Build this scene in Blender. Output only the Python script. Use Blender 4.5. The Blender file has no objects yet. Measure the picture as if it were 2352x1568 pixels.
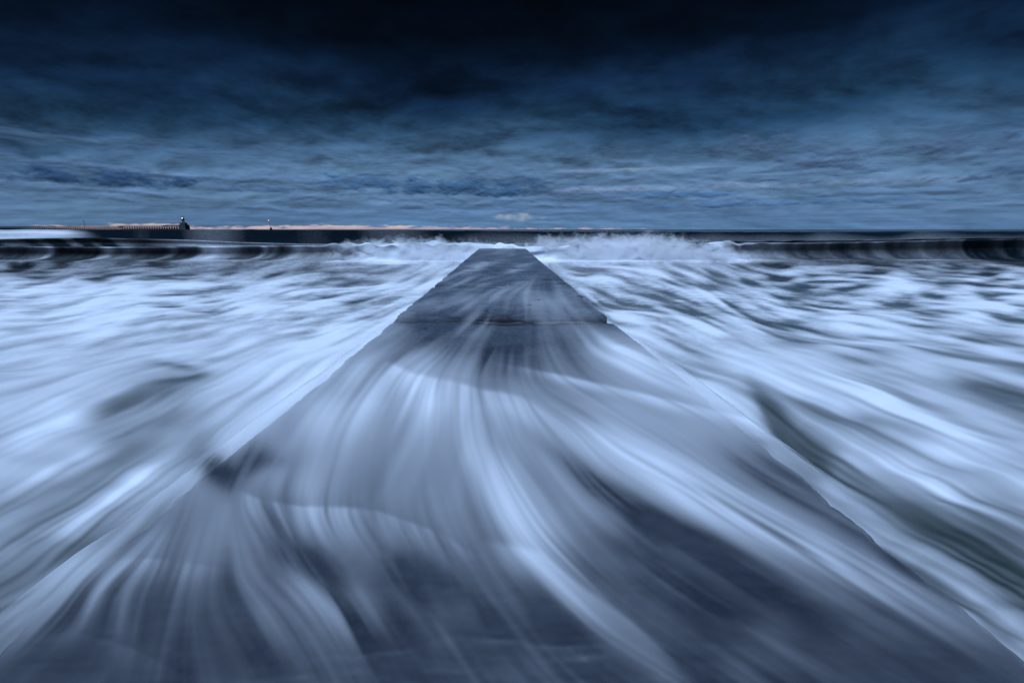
import bpy, bmesh, math, random
import numpy as np
from mathutils import Vector, Matrix

# ------------------------------------------------------------------ camera, world, sun, exposure
S = bpy.context.scene
C = S.collection
R = math.radians
CAM_H = 1.2                       # tripod height over the jetty top (jetty top is z = 0)
PITCH, YAW = R(13.82), R(1.2)
FPX, CX, CY = 1045.33, 1176.0, 784.0     # focal length and centre on a 2352 x 1568 frame (16 mm lens, 36 mm sensor)

cam = bpy.data.cameras.new('camera')
cam.lens = 16; cam.sensor_width = 36; cam.clip_start = 0.05; cam.clip_end = 80000
camo = bpy.data.objects.new('camera', cam); C.objects.link(camo)
camo.location = (0, 0, CAM_H)
camo.rotation_euler = (R(90) - PITCH, 0, -YAW)
S.camera = camo

S.view_settings.view_transform = 'Standard'
S.view_settings.look = 'None'
S.view_settings.gamma = 1
S.view_settings.use_curve_mapping = False
S.view_settings.exposure = 1.65
EXPO = 2 ** 1.65                        # 2 ** exposure
try:
    S.cycles.volume_bounces = 6
    S.cycles.max_bounces = 8
    S.cycles.diffuse_bounces = 2
    S.cycles.glossy_bounces = 2
    S.cycles.transparent_max_bounces = 16
except Exception:
    pass

SUN_EL, SUN_AZ = R(58), R(200)    # soft light through cloud, high and behind the camera

sun = bpy.data.lights.new('sun', 'SUN')
sun.energy = 1.5; sun.angle = R(50); sun.color = (0.51, 0.69, 1.0)
suno = bpy.data.objects.new('sun', sun); C.objects.link(suno)
sd = Vector((math.sin(SUN_AZ) * math.cos(SUN_EL), math.cos(SUN_AZ) * math.cos(SUN_EL), math.sin(SUN_EL)))
suno.rotation_euler = sd.to_track_quat('Z', 'Y').to_euler()
suno.location = (0, -20, 40)


def lin(r, g, b, k=1.0):
    f = lambda c: (c / 255 / 12.92) if c <= 10 else ((c / 255 + 0.055) / 1.055) ** 2.4
    return (f(r) * k, f(g) * k, f(b) * k, 1.0)


class NT:
    """small helper for writing node trees"""
    def __init__(self, tree):
        self.t = tree; tree.nodes.clear()

    def n(self, typ, **kw):
        nd = self.t.nodes.new(typ)
        for k, v in kw.items():
            setattr(nd, k, v)
        return nd

    def put(self, sock, v):
        if isinstance(v, bpy.types.NodeSocket):
            self.t.links.new(v, sock)
        else:
            sock.default_value = v

    def m(self, op, a, b=0.0, c=0.0, clamp=False):
        nd = self.n('ShaderNodeMath', operation=op, use_clamp=clamp)
        for i, v in enumerate((a, b, c)):
            if i < len(nd.inputs):
                self.put(nd.inputs[i], v)
        return nd.outputs[0]

    def step(self, x, lo, hi, a=0.0, b=1.0):
        nd = self.n('ShaderNodeMapRange', interpolation_type='SMOOTHSTEP', clamp=True)
        for i, v in enumerate((x, lo, hi, a, b)):
            self.put(nd.inputs[i], v)
        return nd.outputs[0]

    def vec(self, x, y, z=0.0):
        nd = self.n('ShaderNodeCombineXYZ')
        for i, v in enumerate((x, y, z)):
            self.put(nd.inputs[i], v)
        return nd.outputs[0]

    def noise(self, v, scale=1.0, detail=6.0, rough=0.55, dist=0.0, lac=2.0):
        nd = self.n('ShaderNodeTexNoise', noise_dimensions='3D')
        self.put(nd.inputs['Vector'], v)
        nd.inputs['Scale'].default_value = scale
        nd.inputs['Detail'].default_value = detail
        nd.inputs['Roughness'].default_value = rough
        nd.inputs['Lacunarity'].default_value = lac
        nd.inputs['Distortion'].default_value = dist
        return nd.outputs['Fac']

    def mix(self, f, a, b, blend='MIX'):
        nd = self.n('ShaderNodeMix', data_type='RGBA', blend_type=blend)
        self.put(nd.inputs[0], f); self.put(nd.inputs[6], a); self.put(nd.inputs[7], b)
        return nd.outputs[2]

    def ramp(self, x, stops):
        nd = self.n('ShaderNodeValToRGB')
        cr = nd.color_ramp
        while len(cr.elements) > 1:
            cr.elements.remove(cr.elements[-1])
        cr.elements[0].position = stops[0][0]; cr.elements[0].color = stops[0][1]
        for p, c in stops[1:]:
            e = cr.elements.new(p); e.color = c
        self.put(nd.inputs[0], x)
        return nd.outputs['Color']


def build_world():
    w = bpy.data.worlds.new('World'); S.world = w; w.use_nodes = True
    t = NT(w.node_tree)
    K = 1 / EXPO
    tc = t.n('ShaderNodeTexCoord')
    sp = t.n('ShaderNodeSeparateXYZ'); t.t.links.new(tc.outputs['Generated'], sp.inputs[0])
    X, Y, Z = sp.outputs
    el = t.m('MULTIPLY', t.m('ARCSINE', Z), 180 / math.pi)          # elevation, degrees
    az = t.m('ARCTAN2', X, Y)                                        # bearing, radians, 0 = out to sea
    zc = t.m('ADD', t.m('MAXIMUM', Z, 0.0), 0.20)
    px = t.m('DIVIDE', X, zc); py = t.m('DIVIDE', Y, zc)             # cloud deck, flat above the sea

    # overcast deck: brighter towards the horizon, near black overhead
    bigE = t.noise(t.vec(t.m('MULTIPLY', az, 2.0), t.m('MULTIPLY', el, 0.11), 1.3), 1.0, 5, 0.5, 0.0)
    wob = t.m('MULTIPLY', t.m('SUBTRACT', bigE, 0.5), 14.0)
    side = t.m('MULTIPLY', t.m('POWER', t.m('ABSOLUTE', t.m('SUBTRACT', az, 0.08)), 2.0), 4.2)
    ew = t.m('ADD', t.m('ADD', t.m('ADD', el, 1.2), side), t.m('MULTIPLY', wob, t.step(el, 2.0, 13.0, 0.15, 1.0)))
    e0 = t.m('DIVIDE', ew, 30.0)
    deck = t.ramp(e0, [
        (0.000, lin(84, 119, 158)), (0.06, lin(88, 125, 166)), (0.12, lin(84, 117, 157)), (0.18, lin(87, 119, 153)),
        (0.26, lin(80, 112, 145)), (0.36, lin(53, 84, 116)), (0.46, lin(28, 57, 86)), (0.56, lin(15, 38, 66)),
        (0.65, lin(5, 20, 41)), (0.74, lin(1, 8, 21)), (0.84, lin(0, 3, 10)), (1.0, lin(0, 1, 5))])
    w1 = t.noise(t.vec(px, py, 8.1), 0.9, 2, 0.5)
    wx = t.m('MULTIPLY', t.m('MULTIPLY_ADD', w1, 0.35, px), 0.85)
    wy = t.m('MULTIPLY_ADD', w1, -0.35, py)

    def deckn(dy, sc, z, det=6, ro=0.5):
        return t.noise(t.vec(wx, t.m('ADD', wy, dy), z), sc, det, ro, 0.0)
    n1 = deckn(0.0, 2.3, 0.0, 10, 0.62)
    n1b = deckn(0.10, 2.3, 0.0, 10, 0.62)
    n3 = deckn(0.0, 0.9, 7.0, 3, 0.5)
    lumps = t.step(n1, 0.39, 0.61)                                   # rolls of cloud with soft gaps between
    relief = t.m('MULTIPLY', t.m('SUBTRACT', n1, n1b), 2.2)
    var0 = t.m('ADD', t.m('MULTIPLY', t.m('SUBTRACT', lumps, 0.5), 0.42), t.m('MULTIPLY', t.m('SUBTRACT', n3, 0.5), 1.3))
    fade = t.m('MULTIPLY', t.step(el, 0.8, 5.0, 0.35, 1.0), t.step(el, 8.0, 18.0, 1.0, 0.75))
    var = t.m('ADD', var0, relief)
    gain = t.m('MAXIMUM', t.m('ADD', 1.0, t.m('MULTIPLY', var, fade)), 0.3)
    col = t.mix(1.0, deck, t.vec(gain, gain, gain), 'MULTIPLY')

    # low banks of cloud, with flat bases and billowing tops, seen side-on
    bx = t.m('MULTIPLY', az, 8.0); by = t.m('MULTIPLY', el, 0.72)
    b1 = t.noise(t.vec(bx, by, 2.0), 1.0, 7, 0.58, 0.25)
    b1u = t.noise(t.vec(bx, t.m('SUBTRACT', by, 0.22), 2.0), 1.0, 7, 0.58, 0.25)
    lit = t.m('SUBTRACT', b1, b1u)
    band = t.m('MULTIPLY', t.step(el, 0.9, 2.2), t.step(el, 4.5, 10.5, 1.0, 0.0))
    bmask = t.m('MULTIPLY', t.step(b1, 0.42, 0.56), band)
    bl = t.m('MAXIMUM', t.m('ADD', 1.0, t.m('MULTIPLY', lit, -4.5)), 0.45)
    bcol = t.mix(1.0, lin(86, 118, 158), t.vec(bl, bl, bl), 'MULTIPLY')
    col = t.mix(t.m('MULTIPLY', bmask, 0.75), col, bcol)
    # finer stripes close to the horizon
    s1 = t.noise(t.vec(t.m('MULTIPLY', az, 3.0), t.m('MULTIPLY', el, 2.2), 4.0), 1.0, 5, 0.6, 0.2)
    sg = t.m('ADD', 1.0, t.m('MULTIPLY', t.m('MULTIPLY', t.m('SUBTRACT', s1, 0.5), 0.8), t.step(el, 6.0, 1.5)))
    col = t.mix(1.0, col, t.vec(sg, sg, sg), 'MULTIPLY')

    cn = t.noise(t.vec(t.m('MULTIPLY', az, 25.0), t.m('MULTIPLY', el, 0.9), 11.0), 1.0, 6, 0.56, 0.0)
    cu = t.noise(t.vec(t.m('MULTIPLY', az, 25.0), t.m('MULTIPLY_ADD', el, 0.9, -0.2), 11.0), 1.0, 6, 0.56, 0.0)
    cshade = t.m('MULTIPLY', t.m('SUBTRACT', cu, cn), 3.6)
    cedge = t.m('MULTIPLY', t.m('SUBTRACT', cn, 0.5), 4.5)

    def cloud(a0, e_, ra, re, c, amt, rough=1.0, flat=0.5, soft=1.4):
        """a cloud of its own at one bearing and elevation"""
        dx = t.m('DIVIDE', t.m('SUBTRACT', az, a0), ra)
        dy = t.m('DIVIDE', t.m('SUBTRACT', el, e_), re)
        dyl = t.m('MULTIPLY', t.m('MINIMUM', dy, 0.0), 1 / flat)      # underside falls off sooner: a flat base
        dy2 = t.m('ADD', t.m('MAXIMUM', dy, 0.0), dyl)
        r2 = t.m('ADD', t.m('MULTIPLY', dx, dx), t.m('MULTIPLY', dy2, dy2))
        mk = t.step(t.m('ADD', t.m('SUBTRACT', 1.2, r2), t.m('MULTIPLY', cedge, rough)), 0.0, soft)
        sh = t.m('MAXIMUM', t.m('ADD', t.m('MULTIPLY_ADD', t.m('MINIMUM', dy, 1.2), 0.42, 1.05), cshade), 0.4)
        cc = t.mix(1.0, c, t.vec(sh, sh, sh), 'MULTIPLY')
        return t.mix(t.m('MULTIPLY', mk, amt), col, cc)
    col = cloud(-0.05, 4.5, 0.24, 1.6, lin(48, 80, 118), 0.95)
    col = cloud(-0.28, 5.0, 0.10, 1.2, lin(58, 92, 136), 0.85)
    col = cloud(-0.68, 4.3, 0.15, 1.2, lin(38, 65, 102), 0.95)
    col = cloud(-0.46, 4.0, 0.10, 0.5, lin(46, 74, 112), 0.6)
    col = cloud(-0.90, 4.3, 0.12, 0.6, lin(42, 68, 104), 0.6)
    col = cloud(0.49, 8.2, 0.070, 1.5, lin(64, 87, 120), 0.85)
    col = cloud(0.60, 6.3, 0.095, 1.4, lin(66, 90, 124), 0.85)
    col = cloud(0.76, 6.9, 0.07, 1.5, lin(62, 85, 119), 0.75)
    col = cloud(0.25, 6.6, 0.20, 0.30, lin(136, 161, 198), 0.5, 0.4, 1.0, 1.6)
    col = cloud(0.33, 3.7, 0.15, 0.6, lin(64, 102, 148), 0.8)
    col = cloud(0.22, 4.5, 0.15, 0.5, lin(124, 150, 188), 0.6, 0.8, 1.0)
    col = cloud(0.45, 4.5, 0.12, 0.5, lin(118, 143, 182), 0.6, 0.8, 0.8)
    col = cloud(0.68, 4.3, 0.16, 0.55, lin(108, 132, 170), 0.6, 0.9, 0.7)
    col = cloud(0.5, 2.6, 0.30, 0.5, lin(66, 106, 153), 0.6)
    col = cloud(0.88, 4.4, 0.14, 0.9, lin(54, 80, 116), 0.75)
    # clear strip under the deck, pale pink and cream in the north-east
    nb = t.noise(t.vec(t.m('MULTIPLY', az, 24.0), t.m('MULTIPLY', el, 1.9), 6.0), 1.0, 7, 0.62, 0.3)
    G = lambda v: (v, v, v, 1)
    top = t.ramp(t.m('MULTIPLY_ADD', az, 0.5, 0.5), [
        (0.10, G(.05)), (0.16, G(.50)), (0.195, G(.66)), (0.225, G(.10)), (0.27, G(.36)), (0.32, G(.50)), (0.38, G(.44)), (0.45, G(.30)),
        (0.54, G(.20)), (0.62, G(.12)), (0.67, G(0)), (1.0, G(0))])
    gap = t.step(t.m('ADD', t.m('SUBTRACT', top, el), t.m('MULTIPLY', t.m('SUBTRACT', nb, 0.5), 1.5)), -0.05, 0.22)
    gap = t.m('MULTIPLY', gap, t.step(top, 0.0, 0.12))
    glow = t.ramp(t.m('DIVIDE', el, 1.2), [
        (0.0, lin(190, 166, 180)), (0.25, lin(214, 192, 192)), (0.5, lin(200, 196, 198)), (1.0, lin(168, 182, 200))])
    ng = t.m('MULTIPLY_ADD', t.m('ADD', nb, t.m('MULTIPLY', s1, 0.6)), 0.9, 0.16)
    glow = t.mix(1.0, glow, t.vec(ng, ng, ng), 'MULTIPLY')
    col = t.mix(t.m('MULTIPLY', gap, 0.88), col, glow)
    col = cloud(0.035, 1.42, 0.055, 0.5, lin(186, 198, 202), 0.8, 1.1, 1.0, 2.0)

    colk = t.mix(1.0, col, (K, K, K, 1), 'MULTIPLY')
    sky = t.n('ShaderNodeTexSky', sky_type='NISHITA', sun_disc=False, sun_elevation=SUN_EL, sun_rotation=SUN_AZ,
              air_density=1.5, dust_density=1.5)
    b1_ = t.n('ShaderNodeBackground'); b1_.inputs[1].default_value = 0.05
    t.put(b1_.inputs[0], sky.outputs[0])
    b2_ = t.n('ShaderNodeBackground'); b2_.inputs[1].default_value = 1.0
    t.put(b2_.inputs[0], colk)
    mx = t.n('ShaderNodeMixShader'); mx.inputs[0].default_value = 0.997        # cloud covers nearly all of it
    t.t.links.new(b1_.outputs[0], mx.inputs[1]); t.t.links.new(b2_.outputs[0], mx.inputs[2])
    out = t.n('ShaderNodeOutputWorld'); t.t.links.new(mx.outputs[0], out.inputs[0])


build_world()

# ------------------------------------------------------------------ helpers
cp, sp_ = math.cos(PITCH), math.sin(PITCH)
cyw, syw = math.cos(YAW), math.sin(YAW)


def project(x, y, z):
    xr = x * cyw - y * syw
    yr = x * syw + y * cyw
    zc = yr * cp + (CAM_H - z) * sp_
    yc = (CAM_H - z) * cp - yr * sp_
    zc = np.maximum(zc, 0.05)
    return CX + FPX * xr / zc, CY + FPX * yc / zc


def at(px, D):
    """ground position on the bearing of px at distance D out to sea"""
    a = (px - CX) / FPX * cp
    xr, yr = a * D, D
    return xr * cyw + yr * syw, -xr * syw + yr * cyw


def sstep(a, b, x):
    t = np.clip((x - a) / (b - a), 0, 1)
    return t * t * (3 - 2 * t)


def tag(o, label, cat, kind=None, group=None):
    o['label'] = label; o['category'] = cat
    if kind: o['kind'] = kind
    if group: o['group'] = group
    return o


def thing(name, label, cat, loc, group=None):
    o = bpy.data.objects.new(name, None); C.objects.link(o); o.location = loc
    return tag(o, label, cat, None, group)


def link(name, me, mat, parent=None):
    o = bpy.data.objects.new(name, me); C.objects.link(o)
    if mat: me.materials.append(mat)
    if parent: o.parent = parent
    return o


def grid_mesh(name, X, Y, Z, attrs=None, smooth=True):
    r, c = X.shape
    co = np.stack([X, Y, Z], -1).reshape(-1, 3).astype(np.float32)
    idx = np.arange(r * c).reshape(r, c)
    q = np.stack([idx[:-1, :-1], idx[:-1, 1:], idx[1:, 1:], idx[1:, :-1]], -1).reshape(-1, 4)
    me = bpy.data.meshes.new(name)
    me.vertices.add(len(co)); me.vertices.foreach_set('co', co.ravel())
    me.loops.add(q.size); me.loops.foreach_set('vertex_index', q.ravel().astype(np.int32))
    me.polygons.add(len(q))
    me.polygons.foreach_set('loop_start', np.arange(0, q.size, 4, dtype=np.int32))
    me.update(calc_edges=True)
    me.polygons.foreach_set('use_smooth', np.full(len(q), smooth))
    for k, a in (attrs or {}).items():
        at_ = me.attributes.new(k, 'FLOAT', 'POINT')
        at_.data.foreach_set('value', a.astype(np.float32).ravel())
    me.update()
    return me


rng = np.random.default_rng(7)


def gblur(A, sy, sx):
    fy = np.fft.fftfreq(A.shape[0])[:, None]; fx = np.fft.rfftfreq(A.shape[1])[None, :]
    k = np.exp(-2 * (math.pi ** 2) * ((sy * fy) ** 2 + (sx * fx) ** 2))
    return np.fft.irfft2(np.fft.rfft2(A) * k, s=A.shape)


def gnoise(shape, sy, sx):
    A = gblur(rng.standard_normal(shape), sy, sx)
    return A / A.std()


def bil(A, i, j):
    i = np.clip(i, 0, A.shape[0] - 1.001); j = np.clip(j, 0, A.shape[1] - 1.001)
    i0 = i.astype(np.int32); j0 = j.astype(np.int32)
    fi = i - i0; fj = j - j0
    w = A.shape[1]; f = A.ravel(); k = i0 * w + j0
    return (f[k] * (1 - fj) + f[k + 1] * fj) * (1 - fi) + (f[k + w] * (1 - fj) + f[k + w + 1] * fj) * fi


# ------------------------------------------------------------------ chart of the water surface (plan, in perspective units)
PX0, PX1, PY0, PY1, ST = -620, 3000, 566, 1960, 3.0
gx = np.arange(PX0, PX1, ST); gy = np.arange(PY0, PY1, ST)
GX, GY = np.meshgrid(gx, gy)


def on_chart(A, px, py):
    w = PX1 - PX0 - 2 * ST
    u = np.mod(px - PX0, 2 * w); u = np.where(u > w, 2 * w - u, u)      # mirrored past the ends of the chart
    return bil(A, (py - PY0) / ST, u / ST)


# run of the water: (place, direction) read along the streaks
FLOW = [(-300, 650, -1, .02), (0, 650, -1, .02), (400, 650, -1, .03), (800, 640, -1, .03), (0, 800, -1, .12), (400, 800, -1, .15), (700, 750, -1, .2),
        (200, 950, -1, .38), (500, 880, -1, .45), (100, 1150, -1, .52), (350, 1100, -1, .62), (600, 900, -1, .7), (0, 1350, -1, .58), (250, 1300, -.8, .7),
        (-300, 1000, -1, .4), (-300, 1400, -1, .5),
        (1154, 585, -1, .02), (1154, 640, -1, .12), (1000, 690, -1, .3),
        (1050, 710, -1, .5), (1150, 710, -.3, 1), (1250, 710, .3, 1), (1350, 720, .8, .8),
        (950, 800, -1, .75), (1100, 800, -.6, 1), (1200, 800, 0, 1), (1300, 800, .5, 1), (1420, 830, 1, .5),
        (800, 900, -.72, 1), (900, 950, -.48, 1), (1050, 950, 0, 1), (1150, 950, .4, 1), (1300, 930, 1, .58), (1500, 930, 1, .5),
        (600, 1050, -.6, 1), (700, 1100, -.3, 1), (900, 1100, -.05, 1), (1050, 1100, .32, 1), (1250, 1080, .75, 1), (1500, 1100, 1, .6), (1800, 1150, 1, .55),
        (480, 1200, -.3, 1), (600, 1220, .6, 1), (800, 1300, .75, 1), (1000, 1300, .6, 1), (1300, 1350, .9, .85), (1700, 1350, 1, .6), (2100, 1400, 1, .6),
        (300, 1450, -.2, 1), (100, 1500, -.7, .7), (600, 1480, .6, 1), (1000, 1500, .7, 1), (1500, 1520, 1, .65), (2000, 1560, 1, .6),
        (300, 1250, -.8, .7), (420, 1300, -.3, 1), (650, 1380, .8, .9),
        (1350, 620, 1, .02), (1900, 620, 1, .02), (2300, 620, 1, .02), (2700, 620, 1, .02), (1450, 720, 1, .13), (1900, 750, 1, .14), (2300, 800, 1, .17),
        (1600, 850, 1, .42), (1900, 900, 1, .35), (2250, 950, 1, .33), (1780, 1000, 1, .85), (1950, 1080, 1, .58), (2200, 1100, 1, .45), (2300, 1300, 1, .55),
        (2700, 1000, 1, .35), (2700, 1400, 1, .5), (2700, 1800, 1, .6), (1200, 1800, .9, .8), (0, 1800, -.7, .7)]


def flow_field():
    vx = np.zeros_like(GX); vy = np.zeros_like(GX); ws = np.zeros_like(GX)
    for x, y, dx, dy in FLOW:
        l = math.hypot(dx, dy)
        w = 1 / ((GX - x) ** 2 + 1.6 * (GY - y) ** 2 + 35 ** 2) ** 1.7
        vx += w * dx / l; vy += w * dy / l
    l = np.hypot(vx, vy) + 1e-12
    return vx / l, vy / l


VX, VY = flow_field()


def lic(N, L, n=20):
    ii, jj = np.meshgrid(np.arange(N.shape[0], dtype=float), np.arange(N.shape[1], dtype=float), indexing='ij')
    acc = N.copy(); wt = 1.0
    h = L / n / ST
    for s in (1, -1):
        pi, pj = ii.copy(), jj.copy()
        for k in range(n):
            a = np.clip(pi, 0, N.shape[0] - 1).astype(np.int32); b = np.clip(pj, 0, N.shape[1] - 1).astype(np.int32)
            pj += s * VX[a, b] * h; pi += s * VY[a, b] * h
            w = 0.5 + 0.5 * math.cos(math.pi * (k + 1) / (n + 1))
            acc += w * bil(N, pi, pj)
            if s == 1 and True: wt += 2 * w
    return acc / wt


def norm(A, sig=60):
    m = gblur(A, sig, sig)
    s = np.sqrt(np.maximum(gblur((A - m) ** 2, sig, sig), 1e-9))
    return (A - m) / s


def streaks(N, L):
    return lic(lic(N, L / 7.0, 7), L, 20)


near = sstep(640, 1000, GY)                       # 0 far off, 1 close by
sh = GX.shape
LEN = 30 + 230 * near
fine = norm(streaks(gnoise(sh, 1.0, 1.3), LEN))
mid = norm(streaks(gnoise(sh, 2.0, 3.0), LEN * 1.1))
broad = norm(streaks(gnoise(sh, 6, 10), LEN * 1.3), 120)
lace = norm(1.25 * norm(streaks(gnoise(sh, 0.5, 1.5), 45 + 110 * near)) + 0.7 * norm(streaks(gnoise(sh, 1.2, 4), 60 + 110 * near)) + 0.4 * norm(streaks(gnoise(sh, 2.4, 9), 60 + 110 * near)))
clump = gnoise(sh, 8, 24)
RXV, RYV = GX - 1190.0, (GY - 560.0)
_l = np.hypot(RXV, RYV) + 1e-6
_keep = (VX, VY)
VX, VY = RXV / _l, RYV / _l
veil = norm(0.5 * norm(streaks(gnoise(sh, 1.6, 2.4), LEN * 1.2)) + 0.8 * norm(streaks(gnoise(sh, 4, 6), LEN * 1.3)), 120)
VX, VY = _keep
MIST = norm(streaks(gnoise(sh, 5, 7), LEN * .45), 120)
VMASK = sstep(-.7, .9, gnoise(sh, 26, 34))
STREAK = 0.55 * fine + 0.55 * mid + 0.6 * broad
STREAK /= STREAK.std()
PATCH = 1.0 * lace + 0.25 * clump
PATCH /= PATCH.std()
KN = sstep(700, 900, GY)
FIELD = STREAK * KN + PATCH * (1 - KN)
FIELD = np.where(FIELD < 0, 1.3, 0.75) * FIELD
EDGE = norm(lic(gnoise(sh, 2.5, 4), 60 + 60 * near), 90)    # ragged edges for the marks below


def segdist(pts):
    """distance from a polyline and position along it (0..1) over the chart"""
    D = np.full(sh, 1e9); T = np.zeros(sh); n = len(pts) - 1
    for k in range(n):
        (x0, y0), (x1, y1) = pts[k], pts[k + 1]
        dx, dy = x1 - x0, y1 - y0
        t = np.clip(((GX - x0) * dx + (GY - y0) * dy) / (dx * dx + dy * dy), 0, 1)
        d = np.hypot(GX - x0 - t * dx, GY - y0 - t * dy)
        m = d < D
        D = np.where(m, d, D); T = np.where(m, (k + t) / n, T)
    return D, T


RAG = 0.55 * mid + 0.65 * fine + 0.35 * EDGE
RAG /= RAG.std()


def stroke(A, pts, w0, amt, w1=None, rag=0.45, taper=0.4):
    D, T = segdist(pts)
    w = (w0 + ((w1 if w1 is not None else w0) - w0) * T) * 1.15 * np.clip(1 + .22 * broad, .6, 1.6)
    g = np.exp(-(D / w) ** 2) * sstep(0, taper, T + .02) * sstep(1.0, 1 - taper, T - .02)
    A += amt * g * np.clip(1 + rag * RAG, -.1, 2.0)


def spot(A, x, y, rx, ry, amt, slope=0.0, rag=0.45):
    l = math.hypot(1, slope)
    u = ((GX - x) + slope * (GY - y)) / l; v = ((GY - y) - slope * (GX - x)) / l
    ry = ry * np.clip(1 + .4 * broad, .4, 2)
    A += amt * np.exp(-(u / rx) ** 2 - (v / ry) ** 2) * np.clip(1 + rag * RAG, -.1, 2.0)


def line_side(pts):
    """y of a polyline for every chart x"""
    p = np.array(pts, float)
    return np.interp(GX, p[:, 0], p[:, 1])


def sea_foam():
    L = GX < 1154
    base = np.interp(GY, [566, 600, 632, 655, 760, 900, 1050, 1200, 1400, 1600], [.28, .25, .30, .75, .79, .74, .60, .42, .22, .14])
    baser = np.interp(GY, [566, 600, 640, 700, 800, 950, 1100, 1300, 1500, 1700], [.34, .38, .52, .71, .71, .62, .50, .40, .32, .24])
    baser = baser - .22 * sstep(1500, 1850, GX) * (1 - sstep(606, 650, GY))
    A = np.where(L, base, baser)
    A += np.where(L, .42 * sstep(860, 1060, GX) * (1 - sstep(610, 720, GY)), 0)
    A += np.where(L, 0, .26 * (1 - sstep(1220, 1420, GX)) * (1 - sstep(610, 720, GY)))
    # left of the jetty
    for a in [(360, 738, 62, 13, -.40, -.1), (689, 765, 42, 9, -.32, -.12), (612, 773, 36, 10, -.3, -.15), (485, 713, 40, 6, -.2, -.05), (643, 723, 75, 6, -.18, -.05),
              (274, 788, 55, 10, -.16, -.1), (394, 840, 70, 17, -.36, .2), (498, 827, 45, 12, -.2, -.1), (432, 873, 62, 11, -.42, -.18),
              (456, 1015, 60, 40, -.22, -.6), (495, 1085, 38, 50, -.6, -.9), (40, 700, 120, 8, -.15, 0), (700, 700, 120, 7, -.16, -.04),
              (0, 870, 70, 12, -.12, -.3), (130, 830, 90, 8, -.12, -.2), (850, 690, 60, 6, -.2, -.08)]:
        spot(A, *a[:5], slope=a[5])
    stroke(A, [(500, 880), (330, 935), (166, 1025)], 44, -.50, 70, .55, .4)
    stroke(A, [(520, 930), (380, 1000), (150, 1120), (0, 1200)], 26, -.20, 40)
    stroke(A, [(480, 1100), (300, 1190), (100, 1300), (-80, 1400)], 26, -.10, 60)
    stroke(A, [(500, 1090), (330, 1220), (160, 1350), (-100, 1540)], 60, -.24, 90, .5, .2)
    stroke(A, [(860, 720), (700, 850), (545, 970)], 50, .16, 40)
    stroke(A, [(207, 931), (80, 985), (0, 1015)], 22, .16)
    stroke(A, [(430, 1080), (311, 1115), (180, 1200), (60, 1290)], 46, .24, 40)
    stroke(A, [(300, 1010), (160, 1075), (0, 1130)], 20, .16)
    # right of the jetty
    for a in [(1347, 658, 46, 8, -.34, .05), (1403, 667, 50, 7, -.3, .1), (1499, 681, 58, 10, -.40, 0), (1440, 698, 80, 8, -.32, .06), (1371, 675, 26, 5, -.2, 0),
              (2315, 900, 130, 30, -.55, .27), (1809, 746, 100, 10, -.36, .16), (1844, 784, 70, 12, -.36, .08), (2227, 772, 130, 13, -.40, .12), (2249, 825, 120, 15, -.36, .15),
              (2293, 720, 100, 9, -.3, .05), (1963, 825, 90, 13, -.22, .15), (1690, 781, 62, 10, -.26, .2), (2050, 690, 120, 7, -.25, .05), (1640, 715, 80, 6, -.2, .05),
              (2271, 1111, 110, 18, -.30, .45), (1750, 660, 120, 6, -.25, 0), (2150, 655, 130, 6, -.28, 0), (1700, 905, 70, 12, -.25, .45), (2100, 870, 120, 12, -.2, .2),
              (1420, 720, 40, 8, .15, 0), (1560, 850, 90, 30, .18, .5), (2420, 960, 160, 26, -.4, .3)]:
        spot(A, *a[:5], slope=a[5])
    stroke(A, [(1700, 850), (1760, 930), (1809, 1005), (1875, 1063), (1924, 1098)], 10, -.78, 56, .35, .35)
    stroke(A, [(1924, 1098), (2029, 1142), (2161, 1215), (2352, 1310), (2600, 1440)], 44, -.48, 46)
    stroke(A, [(1919, 940), (2050, 975), (2183, 1019)], 16, -.32)
    stroke(A, [(1760, 900), (1850, 940), (1980, 985), (2120, 1060)], 10, -.15, 22)
    stroke(A, [(1832, 852), (2000, 915), (2200, 1000), (2352, 1062)], 26, .24, 30)
    stroke(A, [(1990, 1040), (2150, 1110), (2352, 1200)], 26, .22)
    stroke(A, [(2150, 1330), (2300, 1430), (2450, 1520)], 18, .12)
    stroke(A, [(2230, 1395), (2352, 1490)], 14, -.3)
    amp = np.interp(GY, [566, 600, 640, 760, 900, 1100, 1600], [.08, .10, .19, .18, .16, .15, .11])
    amp = amp * np.where(L, .95, 1.5) * (1 - np.where(L, .35, .12) * sstep(920, 1150, GY))
    A *= 1 - np.where(L, .45, .30) * sstep(1150, 1600, GY)  # lens vignette painted as thinner foam toward the bottom of the frame
    A = A + amp * FIELD
    lo, k = 0.08 * sstep(640, 800, GY) * np.clip(1 + .5 * fine, .2, 2), 0.10
    return np.clip(lo + k * np.logaddexp(0, (A - lo) / k), 0.0, 1.0)


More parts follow.
